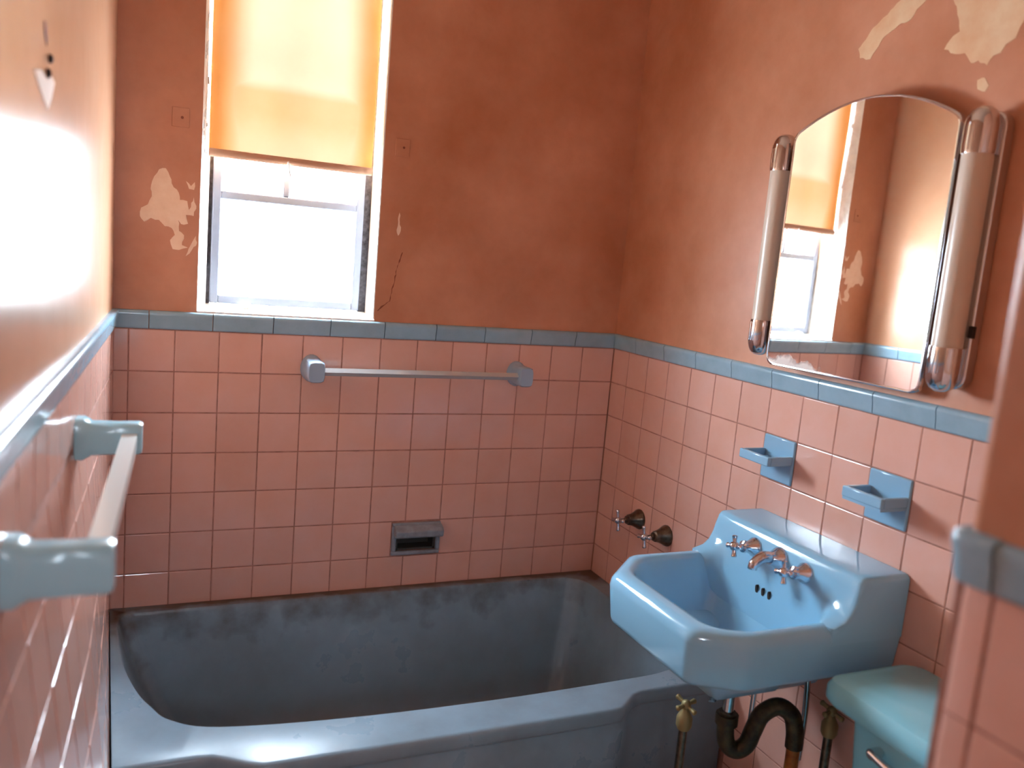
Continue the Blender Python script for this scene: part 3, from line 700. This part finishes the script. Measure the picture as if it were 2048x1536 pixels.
# shutoff valves standing on risers from the floor, under the sink
def shutoff(x, y, zt, label):
    t = thing('shutoff_valve', label, 'valve', (x, y, -10.6), 'shutoff valves under the sink')
    mb = MB(); mb.tube([(x, y, -10.6), (x, y, zt - .3)], 0.09, 12); mb.build('riser_pipe', M_aged, t)
    mb = MB(); mb.lathe((x, y, zt - .4), (0, 0, 1), [(.12, 0), (.16, .08), (.16, .25), (.12, .33), (.08, .4), (.06, .5)], 14); mb.build('valve_body', M_brass_dull, t)
    cross_handle('cross_handle', t, (x, y, zt + .12), (0, -0.3, 1), 0.26, M_brass_dull)
shutoff(-2.75, -8.7, -6.25, 'brass shutoff valve on a riser beside the tub end, under the sink')
shutoff(-0.45, -10.2, -5.9, 'shutoff valve on a riser by the toilet tank, under the sink')

# ------------------------------------------------------------------ toilet
toi = thing('toilet', 'teal blue toilet with overhanging tank lid beside the sink', 'toilet', (-2.8, -13.85, -10.6))
def rrect(x0, x1, y0, y1, r, z, n=6): return [(p.x, p.y, z) for p in round_poly([(x0, y0), (x1, y0), (x1, y1), (x0, y1)], [r] * 4, n)]
LXx0, LY0, LY1 = -2.10, -16.25, -11.35
mb = MB(); mb.loft([rrect(LXx0 + .07, -.05, LY0 + .07, LY1 - .07, .28, -4.66), rrect(LXx0, -.05, LY0, LY1, .3, -4.56), rrect(LXx0, -.05, LY0, LY1, .3, -4.36), rrect(LXx0 + .05, -.05, LY0 + .05, LY1 - .05, .3, -4.24), rrect(LXx0 + .2, -.1, LY0 + .2, LY1 - .2, .3, -4.18)])
mb.build('tank_lid', M_teal, toi, angle=40)
mb = MB(); mb.loft([rrect(-1.55, -.06, -15.5, -12.15, .3, -7.6), rrect(-1.66, -.06, -15.75, -11.95, .3, -7.45), rrect(-1.78, -.06, -15.95, -11.72, .3, -4.7)]); mb.build('tank', M_teal, toi, angle=40)
mb = MB(); mb.tube([(-1.78, -12.45, -5.05), (-1.98, -12.45, -5.05)], 0.09, 12); mb.tube([(-1.95, -12.4, -5.05), (-1.97, -12.95, -5.12)], [.06, .085], 10); mb.build('flush_lever', M_chrome, toi)
def ell(cx, cy, a, b, z, n=28): return [(cx + a * math.cos(2 * math.pi * i / n), cy + b * math.sin(2 * math.pi * i / n), z) for i in range(n)]
yc = -13.85
mb = MB(); mb.loft([ell(-2.9, yc, 1.5, 1.0, -10.58), ell(-2.9, yc, 1.4, .95, -9.8), ell(-3.0, yc, 1.5, 1.05, -9.0), ell(-3.3, yc, 2.0, 1.5, -8.1), ell(-3.4, yc, 2.15, 1.65, -7.5), ell(-3.4, yc, 2.1, 1.6, -7.35)]); mb.box(-2.0, -.3, yc - .9, yc + .9, -9.6, -7.6); mb.build('bowl', M_teal, toi, angle=40)
mb = MB(); mb.loft([ell(-3.4, yc, 2.1, 1.6, -7.34), ell(-3.4, yc, 2.2, 1.7, -7.28), ell(-3.4, yc, 2.2, 1.7, -7.16), ell(-3.4, yc, 2.05, 1.55, -7.10)]); mb.build('seat_lid', M_teal, toi, angle=40)

# ------------------------------------------------------------------ mirror cabinet and its lamps
cab = thing('medicine_cabinet', 'arched mirror cabinet with thin chrome edge on the right wall', 'cabinet', (0, -8.985, 0.55))
YA, YB, ZB_, ZS, ZT = -7.10, -10.87, 0.57, 5.37, 5.92
def tilt(x, y): return x + 0.060 * (YA - y)      # the door hangs slightly ajar, hinged at its near edge
def arch(ins):
    a, b, z0 = YA - ins, YB + ins, ZB_ + ins; yc = (YA + YB) / 2; hw = (a - b) / 2
    pts = [(a, z0), (b, z0)]; n = 14
    top = []
    for k in range(n + 1):
        q = -1 + 2 * k / n; top.append((yc + q * hw, ZS - ins + (ZT - ZS) * (1 - q * q)))
    pts += top
    return [(p.x, p.y) for p in round_poly(pts, [.22, .22, .3] + [.05] * (n - 1) + [.3], 4)]
F0, F1 = arch(0), arch(0.045); n = len(F0)
mb = MB(); mb.prism([(tilt(-0.42, y), y, z) for y, z in arch(0.25)], (0.25, 0, 0)); mb.prism([(-0.22, y, z) for y, z in arch(0.27)], (0.24, 0, 0)); mb.build('body', M_box, cab, smooth=False)
mb = MB(); vs = []
for x, pts in ((-0.40, F0), (-0.49, F0), (-0.51, arch(0.02)), (-0.505, F1), (-0.40, F1)): vs.append([(tilt(x, y), y, z) for y, z in pts])
vs.append(vs[0]); mb.loft(vs, cap0=False, cap1=False); mb.build('frame', M_chrome, cab, angle=45)
mb = MB(); mb.prism([(tilt(-0.498, y), y, z) for y, z in arch(0.035)], (0.07, 0, 0)); mb.build('mirror', M_mirror, cab, smooth=False)

def wall_lamp(y, label):
    t = thing('wall_lamp', label, 'lamp', (0, y, 0.7), 'tube lamps either side of the mirror')
    z0, z1 = 0.72, 5.42
    mb = MB(); rp = [(p.x, p.y) for p in round_poly([(y - .30, z0 + .05), (y + .30, z0 + .05), (y + .30, z1 - .05), (y - .30, z1 - .05)], [.28] * 4, 6)]
    mb.prism([(-0.20, a, b) for a, b in rp], (0.225, 0, 0)); mb.build('backplate', M_chrome, t, bevel=0.03)
    c = (-0.36, y)
    mb = MB(); mb.lathe((c[0], c[1], z0 + .72), (0, 0, 1), [(.245, 0), (.245, z1 - z0 - 1.44)], 28); mb.build('diffuser', M_lampglass, t)
    for s, zz in ((-1, z0 + .76), (1, z1 - .76)):
        pr = [(.262, 0), (.27, .06), (.27, .42), (.262, .52), (.235, .62), (.19, .70), (.11, .755), (0.02, .77)]
        mb = MB(); mb.lathe((c[0], c[1], zz), (0, 0, s), pr, 28); e = mb.build('end_cap', M_chrome, t, angle=30)
        mb = MB()
        for q in range(3):
            mb.tube([(c[0] - .262 * math.cos(a_), c[1] + .262 * math.sin(a_), zz + s * h) for a_ in (-.25 + .25 * q,) for h in (.05, .45)], .018, 6)
        mb.build('flute', M_chrome, e)
    mb = MB(); mb.box(-0.24, -0.16, y - .34, y - .26, z0 + .95, z0 + 1.15); mb.build('switch', M_dark, t)
wall_lamp(-6.70, 'chrome-capped tube lamp on the window side of the mirror')
wall_lamp(-11.35, 'chrome-capped tube lamp on the near side of the mirror')

# ------------------------------------------------------------------ roller shade
sh = thing('roller_shade', 'pulled-down orange cloth roller shade glowing in the window', 'shade', (-9.43, 0.42, 4.2))
mb = MB(); nx, nz = 12, 16; xa, xb = -11.40, -7.46
vs = [(xa + (xb - xa) * i / nx, 0.42 + 0.025 * math.sin(i * 1.7 + j * .4), 4.22 + (9.75 - 4.22) * j / nz) for j in range(nz + 1) for i in range(nx + 1)]
mb.add(vs, [(j * (nx + 1) + i, j * (nx + 1) + i + 1, (j + 1) * (nx + 1) + i + 1, (j + 1) * (nx + 1) + i) for j in range(nz) for i in range(nx)])
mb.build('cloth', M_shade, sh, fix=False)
mb = MB(); mb.loft([[(x, 0.42 + a * .05, 4.22 + b * .10) for a, b in [(math.cos(k * math.pi / 5), math.sin(k * math.pi / 5)) for k in range(10)]] for x in (xa, xb)]); mb.build('hem_bar', M_hem, sh)
mb = MB(); mb.tube([(-11.45, 0.42, 9.85), (-7.4, 0.42, 9.85)], .14, 14); mb.build('roller', M_hem, sh)
mb = MB(); mb.tube(arc([(-9.56, .36, 4.22), (-9.53, .33, 4.02), (-9.50, .35, 3.85)], 4), .022, 8); mb.build('pull_cord', M_white, sh)

# debris on the sill
for x, y, s, l in ((-10.42, 0.55, .16, 'lump of fallen plaster on the sill below the left pane'), (-10.05, 0.6, .08, 'small plaster crumb right of the larger lump on the sill')):
    mb = MB(); z = .53 + .1 * y * .6
    mb.loft([[(x + s * r * math.cos(a) * random.uniform(.75, 1.2), y + s * r * .7 * math.sin(a), z + h * s) for a in [k * math.pi / 5 for k in range(10)]] for r, h in ((.9, 0), (1, .3), (.7, .7), (.2, .9))])
    tag(mb.build('plaster_lump', M_white, at=(x, y, z)), l, 'plaster', 'plaster crumbs on the sill')
